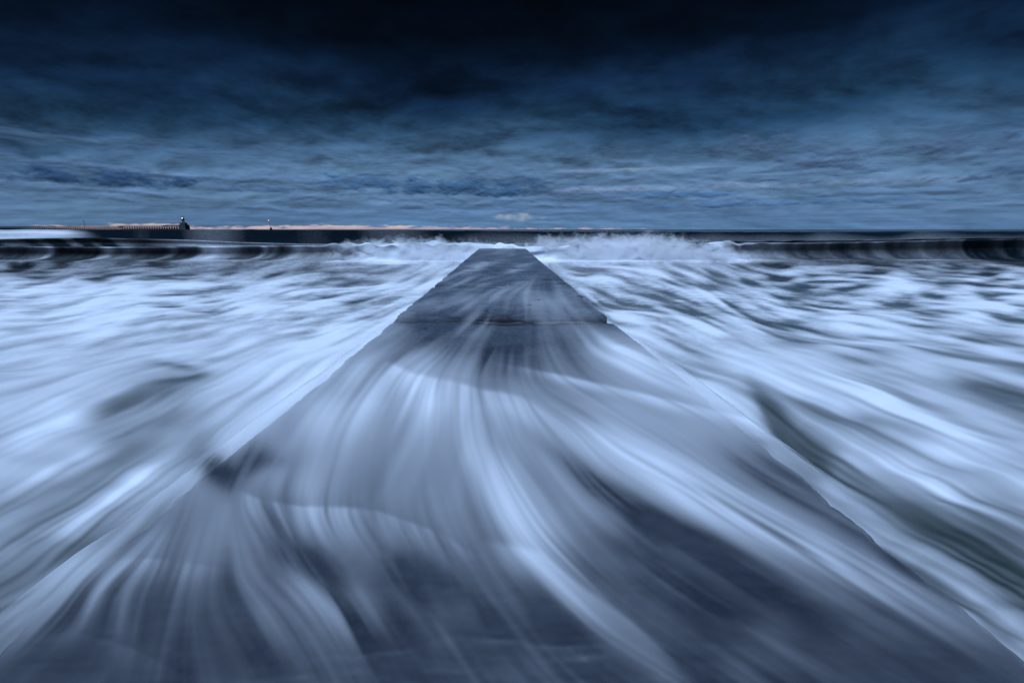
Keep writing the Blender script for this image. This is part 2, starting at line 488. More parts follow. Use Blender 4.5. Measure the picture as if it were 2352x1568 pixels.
def wash_foam():
    A = np.interp(GY, [566, 640, 690, 735, 790, 850, 950, 1080, 1200, 1350, 1568, 1800], [.03, .05, .11, .13, .17, .32, .46, .36, .24, .14, .05, .04])  # base cover drops off toward the bottom, part of the painted vignette
    q = (GX - 1154) / np.maximum(GY - 527, 20) / 1.277            # -1..1 across the jetty
    A += .07 * sstep(720, 820, GY) * np.abs(q) * (1 - sstep(860, 960, GY))
    A -= .13 * np.exp(-((GX - 1195) / 95) ** 2 - ((GY - 790) / 55) ** 2)
    A -= .13 * np.exp(-((GX - 1190) / 80) ** 2 - ((GY - 860) / 34) ** 2)
    A += .16 * np.exp(-((GX - 1250) / 110) ** 2 - ((GY - 690) / 24) ** 2)
    spot(A, 1440, 822, 90, 30, .42, .35, .25)
    spot(A, 1560, 900, 120, 24, .22, .5, .3)
    spot(A, 870, 900, 140, 70, .16, -.4)
    spot(A, 1425, 775, 70, 18, -.14, .9, .3)
    # bore fronts: thin bright crests, foam streaming behind them
    c1 = [(1105, 836), (1180, 850), (1290, 876), (1400, 905), (1520, 937), (1640, 966), (1740, 990)]
    D, T = segdist(c1); side = GY - line_side(c1)
    A += np.exp(-(np.maximum(side, 0) / 16) ** 2 - (np.minimum(side, 0) / 5) ** 2) * .30 * np.clip(1 + .35 * RAG, 0, 2) * sstep(1105, 1330, GX) * (GX < 1800) * (D < 60)
    c2 = [(880, 842), (952, 880), (1038, 896), (1111, 917), (1153, 922), (1198, 934), (1260, 975), (1340, 1030)]
    D, T = segdist(c2); side = GY - line_side(c2)
    A += np.where(side > 0, np.exp(-(side / 90) ** 2), np.exp(-(side / 9) ** 2)) * .24 * np.clip(1 + .45 * RAG, 0, 2) * sstep(860, 930, GX) * (1 - sstep(1180, 1330, GX))
    c3 = [(548, 1150), (600, 1172), (700, 1192), (800, 1193), (870, 1200), (930, 1222), (1010, 1250), (1090, 1300)]
    D, T = segdist(c3); side = GY - line_side(c3)
    A += np.where(side > 0, np.exp(-(side / 60) ** 2), np.exp(-(side / 7) ** 2)) * .15 * np.clip(1 + .45 * RAG, 0, 2) * sstep(535, 590, GX) * (1 - sstep(900, 1150, GX)) * (np.abs(side) < 200)
    c4 = [(230, 1325), (300, 1312), (380, 1312), (460, 1322), (560, 1340)]
    D, T = segdist(c4); side = GY - line_side(c4)
    A += np.where(side > 0, np.exp(-(side / 45) ** 2), np.exp(-(side / 6) ** 2)) * .08 * np.clip(1 + .5 * RAG, 0, 2) * np.exp(-((GX - 390) / 110) ** 2)
    c5 = [(180, 1480), (260, 1500), (340, 1530), (420, 1580)]
    side = GY - line_side(c5)
    A += np.where(side > 0, np.exp(-(side / 60) ** 2), np.exp(-(side / 8) ** 2)) * .07 * np.exp(-((GX - 290) / 110) ** 2)
    c6 = [(1120, 1275), (1240, 1310), (1330, 1380), (1440, 1455), (1560, 1560)]
    D, T = segdist(c6); side = GY - line_side(c6)
    A += np.where(side > 0, np.exp(-(side / 80) ** 2), np.exp(-(side / 14) ** 2)) * .24 * sstep(1080, 1200, GX) * (1 - sstep(1480, 1640, GX)) * (np.abs(side) < 220)
    # bright bands and dark lanes
    stroke(A, [(1190, 940), (1330, 1010), (1500, 1095), (1700, 1210), (1900, 1310), (2150, 1430), (2400, 1560)], 30, .46, 64, .25)
    stroke(A, [(1040, 940), (1100, 1060), (1180, 1180), (1280, 1310), (1400, 1440)], 46, .30, 46, .3)
    stroke(A, [(1126, 949), (1227, 1017), (1360, 1128), (1480, 1200), (1650, 1290), (1830, 1400), (2000, 1480)], 16, -.34, 40, .3)
    stroke(A, [(1300, 1180), (1480, 1320), (1640, 1430), (1900, 1568)], 30, -.16, 60, .3)
    stroke(A, [(1560, 1040), (1700, 1080), (1900, 1180), (2150, 1330), (2350, 1450)], 34, -.22, 46, .4)
    stroke(A, [(1980, 1270), (2120, 1350), (2300, 1450)], 20, -.20, 30, .3)
    stroke(A, [(870, 1280), (960, 1350), (1100, 1440)], 40, -.20, 60)
    stroke(A, [(600, 1250), (700, 1320), (820, 1400)], 30, -.18, 50)
    stroke(A, [(640, 1310), (760, 1410), (900, 1520)], 30, .16, 40)
    stroke(A, [(470, 1150), (350, 1250), (230, 1330)], 40, -.10, 40)
    stroke(A, [(470, 1150), (300, 1280), (100, 1440), (-80, 1580)], 60, .16, 90, .6, .3)
    spot(A, 581, 1068, 62, 42, -.34, .1, .2)
    spot(A, 500, 1090, 36, 40, -.40, -.8, .15)
    spot(A, 100, 1520, 200, 70, -.14, 0)
    spot(A, 680, 1130, 60, 60, .14, 0, .4)
    amp = np.interp(GY, [566, 640, 700, 760, 850, 1000, 1200, 1568], [.035, .06, .085, .09, .085, .075, .065, .045])
    mott = gnoise(sh, 16, 20)
    lf = sstep(1300, 950, GX + .15 * (GY - 900)) * (1 - sstep(1060, 1220, GY))                 # left half: softer, crossing veils
    own = 0.42 * fine * (1 - .5 * lf) + 0.30 * mid + 0.5 * broad + 0.65 * MIST + .4 * fine * (1 - sstep(800, 940, GY))
    S_ = own * (1 - .75 * lf * VMASK) + 1.1 * veil * lf * VMASK + .35 * mott
    soft = sstep(820, 940, GY) * (.45 + .55 * sstep(1350, 1000, GX))
    S_ = S_ * (1 - .5 * soft) + .5 * soft * gblur(S_, 2.2, 2.2) * 1.12
    S_ = S_ * np.clip(.85 + .4 * gnoise(sh, 22, 26), .45, 1.6)
    S_ = S_ / S_.std()
    ff = 1 - sstep(640, 720, GY)
    S_ = S_ * (1 - ff) + 1.6 * lace * ff
    A -= .09 * np.exp(-((GY - 741 - 6 * np.sin(GX / 37.0)) / 9) ** 2) * np.clip(.8 + .6 * EDGE, 0, 1.6)
    A *= 1 - .42 * sstep(1230, 1600, GY)  # wash foam reduced at the bottom to paint in the lens vignette
    A = A + amp * S_
    k = 0.05
    return np.clip(k * np.logaddexp(0, (A - .02) / k) - .01, 0.0, 0.92)


SEA_F, WASH_F = sea_foam(), wash_foam()


# ------------------------------------------------------------------ materials
def new_mat(name):
    m = bpy.data.materials.new(name); m.use_nodes = True
    return m, NT(m.node_tree)


def simple(name, col, rough=0.7, metal=0.0, var=0.25, scale=3.0, emit=None):
    m, t = new_mat(name)
    tc = t.n('ShaderNodeTexCoord')
    nz = t.noise(tc.outputs['Object'], scale, 5, 0.6)
    f = t.m('ADD', 1 - var * 0.5, t.m('MULTIPLY', nz, var))
    c = t.mix(1.0, (*col, 1), t.vec(f, f, f), 'MULTIPLY')
    b = t.n('ShaderNodeBsdfPrincipled'); t.put(b.inputs['Base Color'], c)
    b.inputs['Roughness'].default_value = rough; b.inputs['Metallic'].default_value = metal
    if emit:
        b.inputs['Emission Color'].default_value = (*emit[0], 1); b.inputs['Emission Strength'].default_value = emit[1]
    o = t.n('ShaderNodeOutputMaterial'); t.t.links.new(b.outputs[0], o.inputs[0])
    return m


FOAM_COL = (0.78, 0.82, 0.88, 1)


def sea_mat():
    m, t = new_mat('sea_water')
    fo = t.n('ShaderNodeAttribute', attribute_name='foam').outputs['Fac']
    tc = t.n('ShaderNodeTexCoord')
    gp = tc.outputs['Object']
    sx = t.n('ShaderNodeSeparateXYZ'); t.put(sx.inputs[0], gp)
    rip = t.noise(t.vec(t.m('MULTIPLY', sx.outputs[0], 0.5), sx.outputs[1], sx.outputs[2]), 1.4, 6, 0.65, 0.3)
    fine = t.noise(t.vec(t.m('MULTIPLY', sx.outputs[0], 1.3), t.m('MULTIPLY', sx.outputs[1], 0.9), sx.outputs[2]), 2.6, 8, 0.7, 0.5)
    far = t.m('MULTIPLY', t.step(sx.outputs[1], 3.0, 9.0, 0.12, 1.15), t.step(sx.outputs[1], 29.5, 30.8, 1.0, 0.35))
    edge = t.m('ADD', t.m('MULTIPLY', fo, t.m('SUBTRACT', 1.12, fo)), 0.04)     # most broken up where the foam is thin
    f = t.m('ADD', fo, t.m('MULTIPLY', t.m('MULTIPLY', t.m('SUBTRACT', fine, 0.52), 3.4), t.m('MULTIPLY', edge, far)), clamp=True)
    bump = t.n('ShaderNodeBump'); bump.inputs['Strength'].default_value = 0.35; bump.inputs['Distance'].default_value = 0.06
    t.put(bump.inputs['Height'], rip)
    w = t.n('ShaderNodeBsdfPrincipled')
    shal = t.step(sx.outputs[1], 6.0, 22.0)                          # sandy, turbid shallows; clear dark water further out
    t.put(w.inputs['Base Color'], t.mix(shal, (0.020, 0.032, 0.032, 1), (0.004, 0.009, 0.013, 1))); w.inputs['Roughness'].default_value = 0.22
    w.inputs['IOR'].default_value = 1.33
    t.t.links.new(bump.outputs[0], w.inputs['Normal'])
    d = t.n('ShaderNodeBsdfDiffuse'); d.inputs[0].default_value = FOAM_COL
    mx = t.n('ShaderNodeMixShader'); t.put(mx.inputs[0], f)
    t.t.links.new(w.outputs[0], mx.inputs[1]); t.t.links.new(d.outputs[0], mx.inputs[2])
    o = t.n('ShaderNodeOutputMaterial'); t.t.links.new(mx.outputs[0], o.inputs[0])
    return m


def wash_mat():
    m, t = new_mat('wash_water')
    fo = t.n('ShaderNodeAttribute', attribute_name='foam').outputs['Fac']
    wt = t.n('ShaderNodeAttribute', attribute_name='film').outputs['Fac']
    g = t.n('ShaderNodeBsdfGlossy'); g.inputs['Roughness'].default_value = 0.28; g.inputs[0].default_value = (1, 1, 1, 1)
    tr = t.n('ShaderNodeBsdfTransparent')
    fr = t.n('ShaderNodeFresnel'); fr.inputs[0].default_value = 1.33
    m1 = t.n('ShaderNodeMixShader'); t.put(m1.inputs[0], t.m('MULTIPLY', fr.outputs[0], wt))
    t.t.links.new(tr.outputs[0], m1.inputs[1]); t.t.links.new(g.outputs[0], m1.inputs[2])
    d = t.n('ShaderNodeBsdfDiffuse'); d.inputs[0].default_value = FOAM_COL
    m2 = t.n('ShaderNodeMixShader'); t.put(m2.inputs[0], fo)
    t.t.links.new(m1.outputs[0], m2.inputs[1]); t.t.links.new(d.outputs[0], m2.inputs[2])
    o = t.n('ShaderNodeOutputMaterial'); t.t.links.new(m2.outputs[0], o.inputs[0])
    return m


def concrete_mat():
    m, t = new_mat('wet_concrete')
    tc = t.n('ShaderNodeTexCoord'); gp = tc.outputs['Object']
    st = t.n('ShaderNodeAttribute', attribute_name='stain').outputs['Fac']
    a = t.noise(gp, 1.3, 8, 0.65, 0.4); b = t.noise(gp, 18, 6, 0.7); c = t.noise(gp, 90, 3, 0.6)
    sy0 = t.n('ShaderNodeSeparateXYZ'); t.put(sy0.inputs[0], gp)
    gr = t.step(sy0.outputs[1], 3.0, 6.0, 0.15, 1.0)
    b_ = t.m('MULTIPLY_ADD', t.m('SUBTRACT', b, 0.5), gr, 0.5); c_ = t.m('MULTIPLY_ADD', t.m('SUBTRACT', c, 0.5), gr, 0.5)
    k = t.m('ADD', t.m('ADD', t.m('MULTIPLY', a, 0.8), t.m('MULTIPLY_ADD', b_, 0.95, -0.175)), t.m('MULTIPLY', c_, 0.15))
    col = t.ramp(k, [(0.44, (0.010, 0.014, 0.022, 1)), (0.68, (0.038, 0.048, 0.068, 1)), (0.85, (0.074, 0.088, 0.112, 1)), (1.0, (0.12, 0.135, 0.16, 1))])
    vign = t.step(sy0.outputs[1], 2.5, 9.0, 0.72, 1.65)  # lens vignette put into the concrete colour: albedo darkens toward the camera
    col = t.mix(1.0, col, t.vec(vign, vign, vign), 'MULTIPLY')
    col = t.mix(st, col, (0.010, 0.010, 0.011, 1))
    h = t.m('ADD', t.m('MULTIPLY', b, 1.0), t.m('MULTIPLY', c, 0.4))
    sy = t.n('ShaderNodeSeparateXYZ'); t.put(sy.inputs[0], gp)
    bump = t.n('ShaderNodeBump'); bump.inputs['Distance'].default_value = 0.02
    t.put(bump.inputs['Strength'], t.step(sy.outputs[1], 3.0, 6.0, 0.04, 0.5))      # silted smooth under the running water
    t.put(bump.inputs['Height'], h)
    p = t.n('ShaderNodeBsdfPrincipled'); t.put(p.inputs['Base Color'], col)
    t.put(p.inputs['Roughness'], t.m('MULTIPLY_ADD', a, 0.3, 0.22))
    t.t.links.new(bump.outputs[0], p.inputs['Normal'])
    o = t.n('ShaderNodeOutputMaterial'); t.t.links.new(p.outputs[0], o.inputs[0])
    return m


# ------------------------------------------------------------------ the sea: one sheet, from under the camera to the horizon
W_HALF, JET_END = 1.532, 30.2


def sea_level(y):
    return -0.09 - 0.77 * sstep(1.5, 27.0, y) ** 0.85


def ip(c, pts):
    p = np.array(pts, float)
    return np.interp(c, p[:, 0], p[:, 1])


def build_sea():
    # columns
    core = np.arange(-520, 2880, 3.0)
    ext = np.cumsum(12 * 1.28 ** np.arange(1, 16))
    cols = np.concatenate([(core[0] - ext)[::-1], core, core[-1] + ext])
    s = (cols - 1154.0) / FPX * cp                              # lateral tangent
    # near rows
    ys = np.linspace(0.35, 29.0, 6000)
    _, pyt = project(np.zeros_like(ys), ys, sea_level(ys))
    rows = np.arange(1850, 606, -2.6)
    yn = np.interp(rows, pyt[::-1], ys[::-1])
    yb = np.array([-14, -9, -6, -4, -2.5, -1.5, -0.8, -0.3, 0.1])
    ynear = np.concatenate([yb, yn[yn > 0.2]])
    half = np.maximum(ynear, 0) * 1.0 + 0.45
    Xn = s[None, :] * half[:, None]
    # outer columns reach well past the frame close to the camera
    out = np.zeros_like(cols); out[:15] = -np.cumsum(0.25 * 1.22 ** np.arange(15))[::-1]; out[-15:] = np.cumsum(0.25 * 1.22 ** np.arange(15))
    Xn = Xn + out[None, :]
    Yn = np.repeat(ynear[:, None], len(cols), 1)
    Zn = sea_level(Yn)
    pxn, pyn = project(Xn, Yn, Zn)
    pyn = np.where(Yn < 0.3, 1900.0, pyn)
    foam = on_chart(SEA_F, pxn, pyn)
    relief = on_chart(gblur(FIELD, 2, 2), pxn, pyn)
    chop = on_chart(gnoise(sh, 5, 26), pxn, pyn)
    amp = np.interp(Yn, [0, 2, 6, 14, 27, 29], [.003, .006, .02, .04, .05, .02])
    Zn = Zn + amp * (0.5 * relief + 0.9 * chop)
    # keep the sea below the jetty's top edge
    inside = (np.abs(Xn) < W_HALF + 0.12) & (Yn < JET_END)
    Zn = np.where(inside, np.minimum(Zn, -0.07), Zn)
    # ---- waves
    c = cols
    y_end = ynear[-1]
    mw = lambda c_: 0.35 * np.sin(c_ / 210.0 + 0.6) + 0.22 * np.sin(c_ / 83.0 + 2.0)
    dz = lambda yd, D: CAM_H - (yd - 527.0) * D / 1108.0
    D1, D2, D3 = 32.0, 36.0, 50.0
    jit = gblur(rng.standard_normal((1, len(c))), 0, 7)[0]; jit /= jit.std()
    white = sstep(690, 830, c) * (1 - sstep(1640, 1830, c))
    c1 = dz(ip(c, [(-600, 565), (0, 565), (250, 567), (560, 566), (700, 563), (900, 561), (1100, 566), (1210, 566), (1400, 560), (1700, 558), (1850, 558), (2000, 556), (2200, 551), (2352, 549), (2900, 547)]), D1)
    low = gblur(rng.standard_normal((1, len(c))), 0, 26)[0]; low /= low.std()
    c1 = c1 + white * (0.05 * jit + .10 * low)
    mw0 = mw
    mw = lambda c_: mw0(c_) + .22 * low * (.3 + white)
    c2 = dz(ip(c, [(-600, 550), (0, 549), (250, 546), (450, 551), (560, 556), (700, 560), (900, 561), (1200, 560), (1500, 556), (1900, 552), (2352, 546)]), D2)
    c3 = dz(ip(c, [(-600, 526.5), (0, 526.3), (700, 527.0), (1000, 528.4), (1200, 530.5), (1500, 532), (2000, 531), (2352, 530), (2900, 530)]), D3)
    c3 = c3 - 0.11 + 0.012 * gblur(rng.standard_normal((1, len(c))), 0, 3)[0] * 4
    zb = sea_level(np.array(29.0)) * np.ones_like(c)
    curl = 0.35 * (1 - 0.6 * white)
    o = np.ones_like(c)
    K = [(y_end * o, zb), (31.0 + mw(c), zb + 0.02), (31.6 + mw(c), zb + 0.16), (32.0 + mw(c), zb + (c1 - zb) * 0.55), (31.9 + mw(c) - curl, c1 - 0.05),
         (32.15 + mw(c), c1), (33.2 + mw(c), c1 - 0.12), (34.9 * o, np.minimum(c1, c2) - 0.30), (35.9 * o, (np.minimum(c1, c2) - 0.3 + c2) / 2), (35.95 * o - 0.1, c2),
         (37.6 * o, c2 - 0.15), (42.0 * o, -0.25 * o), (46.2 * o, -0.25 + (c3 + 0.25) * 0.38), (49.6 * o, c3 - 0.02), (51.0 * o, c3 - 0.01), (56.0 * o, c3 - 0.9), (66.0 * o, -0.7 * o)]
    nseg = [3, 6, 12, 10, 5, 7, 7, 8, 8, 7, 8, 16, 20, 6, 8, 5]
    KY = np.array([k[0] for k in K]); KZ = np.array([k[1] for k in K])
    Yw, Zw, Q = [], [], []

    def cr(P, i, t):
        p0 = P[max(i - 1, 0)]; p1 = P[i]; p2 = P[i + 1]; p3 = P[min(i + 2, len(P) - 1)]
        m1 = 0.4 * (p2 - p0); m2 = 0.4 * (p3 - p1)
        return (2 * t ** 3 - 3 * t ** 2 + 1) * p1 + (t ** 3 - 2 * t ** 2 + t) * m1 + (-2 * t ** 3 + 3 * t ** 2) * p2 + (t ** 3 - t ** 2) * m2
    for i, n in enumerate(nseg):
        for k in range(n):
            t_ = (k + 1) / n
            Yw.append(cr(KY, i, t_)); Zw.append(cr(KZ, i, t_)); Q.append(i + t_)
    Yw = np.array(Yw); Zw = np.array(Zw); Q = np.array(Q)[:, None]
    Xw = s[None, :] * (Yw + 0.45) + out[None, :]
    CC = np.repeat(c[None, :], len(Q), 0)
    # foam carried up and over the wave faces: columns of streaks bent by the roll of the water
    sd_ = -1 + 2 * sstep(900, 1400, CC)
    face = np.clip((Q - 1.0) / 4.0, 0, 1)
    bend = sd_ * (60 * (1 - face) ** 3 - 18 * np.sin(math.pi * face))
    nw = [gnoise((60, len(c)), 14, sg) for sg in (1.5, 4, 11)]

    def strk(k, cc, q):
        j = np.interp(cc, c, np.arange(len(c)))
        return bil(nw[k], np.clip(q * 11, 0, 58), j)
    ST_ = 0.3 * strk(0, CC - bend, Q * 0.6 + 0 * CC) + 0.6 * strk(1, CC - bend, Q * 0.6 + 0 * CC) + 0.6 * strk(2, CC - bend, Q * 0.6 + 0 * CC)
    cbent = CC - bend
    b = ip(cbent, [(-600, .06), (0, .03), (250, .05), (560, .06), (660, .10), (760, .40), (900, .75), (1100, .78), (1210, .78), (1500, .80), (1620, .58), (1740, .22), (1860, .05), (2100, .03), (2352, .02), (2900, .02)])
    sk = np.zeros_like(CC)
    for x, wd, am in [(130, 8, .35), (112, 20, .12), (258, 14, .5), (300, 20, .22), (470, 8, .3), (494, 18, .5), (520, 30, .2), (606, 7, .35), (626, 8, .2), (680, 14, .3), (400, 10, .15),
                      (1844, 8, .22), (1880, 12, .14), (1919, 7, .22), (1985, 12, .28), (2033, 16, .30), (2050, 10, .2), (2137, 9, .2), (2234, 6, .16), (1790, 16, .25)]:
        sk += am * np.exp(-((cbent - x) / wd) ** 2)
    hw = np.ones_like(CC)
    f1 = np.clip(b + sk * np.where(CC < 1100, 1.0, .42) * (1 - 0.5 * np.exp(-(face / .22) ** 2)) + ST_ * (.028 + .17 * np.exp(-((b - .6) / .3) ** 2)) + .10 * white[None, :] * gnoise(CC.shape, 2.5, 5), 0, .95)
    f1 *= np.interp(Q, [0, 1.0, 4.6, 5.2, 7], [1, 1, 1.0, .8, .5])
    footl = np.exp(-((Q - 1.2) / .25) ** 2) * np.clip(0.05 + 0.14 * strk(2, CC, Q * 0), 0, .4)
    f1 += footl * (1 - sstep(2300, 2400, CC) * .5) * (1 - white[None, :])
    f2 = np.clip(ip(CC, [(-600, .0), (0, .0), (150, .02), (250, .06), (420, .18), (560, .30), (680, .36), (900, .30), (1300, .20), (1600, .16), (1900, .12), (2352, .06)])
                 + .07 * strk(1, CC - 70 * (9 - np.clip(Q, 5, 9)) / 4 * -sd_, Q * 0.5), 0, 1)
    f3 = np.clip((.60 + .10 * gnoise(CC.shape, 1.5, 14)) * (1 - sstep(150, 235, CC + (Q - 13) * 40)) * sstep(11.6, 12.4, Q + .15 * strk(2, CC, Q * 0)), 0, .85)
    f3 += np.clip(.10 * sstep(900, 1300, CC) * (1 - sstep(12.0, 13.0, Q)) + .03 * strk(2, CC, Q * .3), 0, 1)
    fw = np.where(Q < 5.6, f1, np.where(Q < 10.5, f1 * 0 + f2, f3))
    mixz = sstep(5.0, 6.2, Q); mixy = sstep(10.2, 11.2, Q)
    fw = (f1 * (1 - mixz) + f2 * mixz) * (1 - mixy) + f3 * mixy
    q0 = sstep(0, 1.1, Q + .35 * strk(2, CC, Q * 0) * white[None, :])
    fw = foam[-1][None, :] * (1 - q0) + fw * q0
    # turbulent surface on the broken part
    tur = gblur(rng.standard_normal(CC.shape), 2.0, 3.0); tur /= tur.std()
    wz = (sstep(1.0, 2.5, Q) * (1 - sstep(6, 9, Q))) * white[None, :]
    Zw = Zw + 0.10 * wz * tur; Yw = Yw + 0.10 * wz * gblur(tur, 1, 2)
    # ---- open sea to the horizon
    yf = 66 * 1.16 ** np.arange(1, 44)
    Yf = np.repeat(yf[:, None], len(c), 1)
    Xf = s[None, :] * (Yf + 0.45) + out[None, :]
    Zf = -0.75 + np.where(Yf < 900, 0.22 * np.sin(np.log(Yf) * 26 + 0.002 * Xf) + 0.0 * Xf, 0)
    ff = np.clip(.02 * rng.standard_normal(Yf.shape), 0, .05)
    X = np.concatenate([Xn, Xw, Xf]); Y = np.concatenate([Yn, Yw, Yf]); Z = np.concatenate([Zn, Zw, Zf])
    F = np.clip(np.concatenate([foam, fw, ff]), 0, 1)
    me = grid_mesh('sea', X, Y, Z, {'foam': F})
    return link('sea', me, sea_mat())


sea = build_sea()
tag(sea, 'dark blue sea with streaked white foam and breaking waves', 'sea', 'structure')


def build_seabed():
    X, Y = np.meshgrid(np.linspace(-60, 60, 40), np.linspace(-60, 60, 40))
    Z = -2.6 + 0.05 * np.sin(X) * np.cos(Y * 0.7)
    o = link('seabed', grid_mesh('seabed', X, Y, Z), simple('wet_sand', (0.12, 0.10, 0.08), 0.5))
    tag(o, 'wet sandy seabed under the foaming water', 'seabed', 'structure')


build_seabed()


# ------------------------------------------------------------------ the concrete jetty
def hash2(i, j):
    h = (i.astype(np.int64) * 374761393 + j.astype(np.int64) * 668265263) & 0x7fffffff
    h = ((h ^ (h >> 13)) * 1274126177) & 0x7fffffff
    return ((h ^ (h >> 16)) & 0xffff) / 65535.0


def vnoise(x, y):
    i, j = np.floor(x), np.floor(y)
    u, v = x - i, y - j
    u = u * u * (3 - 2 * u); v = v * v * (3 - 2 * v)
    return (hash2(i, j) * (1 - u) + hash2(i + 1, j) * u) * (1 - v) + (hash2(i, j + 1) * (1 - u) + hash2(i + 1, j + 1) * u) * v


def fbm(x, y, o=5):
    a, s_, t_ = 0, 0, 1.0
    for k in range(o):
        a = a + t_ * (vnoise(x + 17.3 * k, y + 5.1 * k) - 0.5); s_ += t_
        x, y, t_ = x * 2.03, y * 2.03, t_ * 0.55
    return a / s_


JOINTS = [-8.0, 6.12, 9.9, 16.6, JET_END]
CHIPS = [(6.35, .15, .6), (8.35, .15, .5), (8.0, .05, .2), (19.5, .10, .9), (26.0, .16, 1.0), (23.0, .07, .5), (13.0, .04, .5)]   # right edge: place, depth, length
CHIPSL = [(10.2, .09, .5), (8.6, .06, .5), (7.1, .05, .4), (14.5, .05, .8), (5.3, .05, .3)]


def edge_x(y, sign):
    e = W_HALF + 0.09 * fbm(y * 2.2 + sign * 40, y * 0 + 3.3, 5) + .02 * fbm(y * 11 + sign, y * 0 + 9.1, 3)
    for c_, d, l in (CHIPS if sign > 0 else CHIPSL):
        u = (y - c_) / l
        e = e - d * np.where((u > -1) & (u < .25), np.clip(1 + u, 0, 1) ** 1.6 * (0.8 + fbm(y * 9, y * 0 + c_, 3)), 0)
    return sign * e


def slab_top(X, Y):
    rough = 0.028 * fbm(X * 1.1, Y * 0.9, 6) + 0.012 * fbm(X * 9, Y * 7, 4)
    return rough - 0.064 * np.abs(fbm(X * 0.8 + 31, Y * 3.2, 5))


def build_jetty():
    root = thing('jetty', 'long straight dark concrete jetty running out into the breaking waves', 'jetty', (0, 0, 0))
    mat = concrete_mat()
    for k in range(len(JOINTS) - 1):
        y0, y1 = JOINTS[k] + 0.012, JOINTS[k + 1] - 0.012
        if k == 0:
            yy = np.concatenate([np.linspace(y0, 0.6, 40)[:-1], 1 / np.linspace(1 / 0.6, 1 / y1, 260)])
        else:
            yy = 1 / np.linspace(1 / y0, 1 / y1, 200)
        u = np.linspace(-1, 1, 330)
        xl, xr = edge_x(yy, -1), edge_x(yy, 1)
        X = xl[:, None] + (xr - xl)[:, None] * (u[None, :] + 1) / 2
        Y = np.repeat(yy[:, None], len(u), 1)
        Z = slab_top(X, Y)
        # worn, pitted ends at the joints
        d0 = (Y - y0); d1 = (y1 - Y)
        amt0 = [0, 1.0, .55, .25][k]; amt1 = [1.0, .55, .25, .3][k]
        nj = np.clip(fbm(X * 1.7 + 7, Y * 0.9 + k, 5) * 2.2 + .5, .06, 1)
        w0 = 0.10 + 0.30 * nj; w1 = 0.05 + 0.22 * nj
        wear = amt0 * np.exp(-(d0 / w0) ** 2) * nj + amt1 * np.exp(-(d1 / w1) ** 2) * nj
        wear = np.minimum(wear, 1)
        Z = Z - 0.045 * wear
        st = np.clip(wear * 1.5 + np.clip(fbm(X * 1.4 + 3, Y * 2.6 + 11, 6) * 2.8 - .34, 0, .8) * sstep(3, 6, Y), 0, 1)
        band = np.exp(-((Y - 6.12 + .10 * np.sin(X * 4)) / .30) ** 2) * np.clip(fbm(X * 2.6 + 5, Y * 3.4, 6) * 4.2 + .24, 0, 1)
        band = np.maximum(band, .9 * np.exp(-((Y - 6.12 - .12 * fbm(X * 3.1, X * 0 + 4.4, 5)) / .045) ** 2) * np.clip(.75 + 1.6 * fbm(X * 2.2 + 9, X * 0, 4), .15, 1))
        st = np.maximum(st, band); Z = Z - .012 * band
        if k == 1:      # crack running in from the broken corner
            yc = 8.45 - 0.28 * (1.53 - X) + 0.15 * fbm(X * 5, X * 0 + 1, 4)
            cr_ = np.exp(-((Y - yc) / 0.06) ** 2) * sstep(0.8, 1.0, X)
            Z = Z - 0.06 * cr_; st = np.maximum(st, cr_)
        # rounded arrises, then the side walls
        er = np.minimum(u + 1, 1 - u)[None, :] * W_HALF
        Z = Z - 0.04 * np.exp(-(er / 0.035) ** 2)
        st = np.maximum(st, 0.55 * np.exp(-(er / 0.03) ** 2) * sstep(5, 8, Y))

        def wall(xc, zc, sg):
            return [(xc[:, None] + sg * 0.004, np.full((len(yy), 1), v)) for v in (-0.12, -0.5, -1.4, -2.7)]
        L_ = wall(xl, Z, -1); R_ = wall(xr, Z, 1)
        XX = np.concatenate([a for a, _ in L_[::-1]] + [X] + [a for a, _ in R_], 1)
        ZZ = np.concatenate([b_ for _, b_ in L_[::-1]] + [Z] + [b_ for _, b_ in R_], 1)
        YY = np.repeat(yy[:, None], XX.shape[1], 1)
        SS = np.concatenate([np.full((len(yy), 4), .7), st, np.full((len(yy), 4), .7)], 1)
        # end faces
        XX = np.concatenate([XX[:1], XX, XX[-1:]]); YY = np.concatenate([YY[:1], YY, YY[-1:]]); SS = np.concatenate([SS[:1], SS, SS[-1:]])
        ZZ = np.concatenate([np.full_like(ZZ[:1], -2.7), ZZ, np.full_like(ZZ[:1], -2.7)])
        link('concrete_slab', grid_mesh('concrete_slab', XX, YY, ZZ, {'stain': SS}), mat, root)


build_jetty()


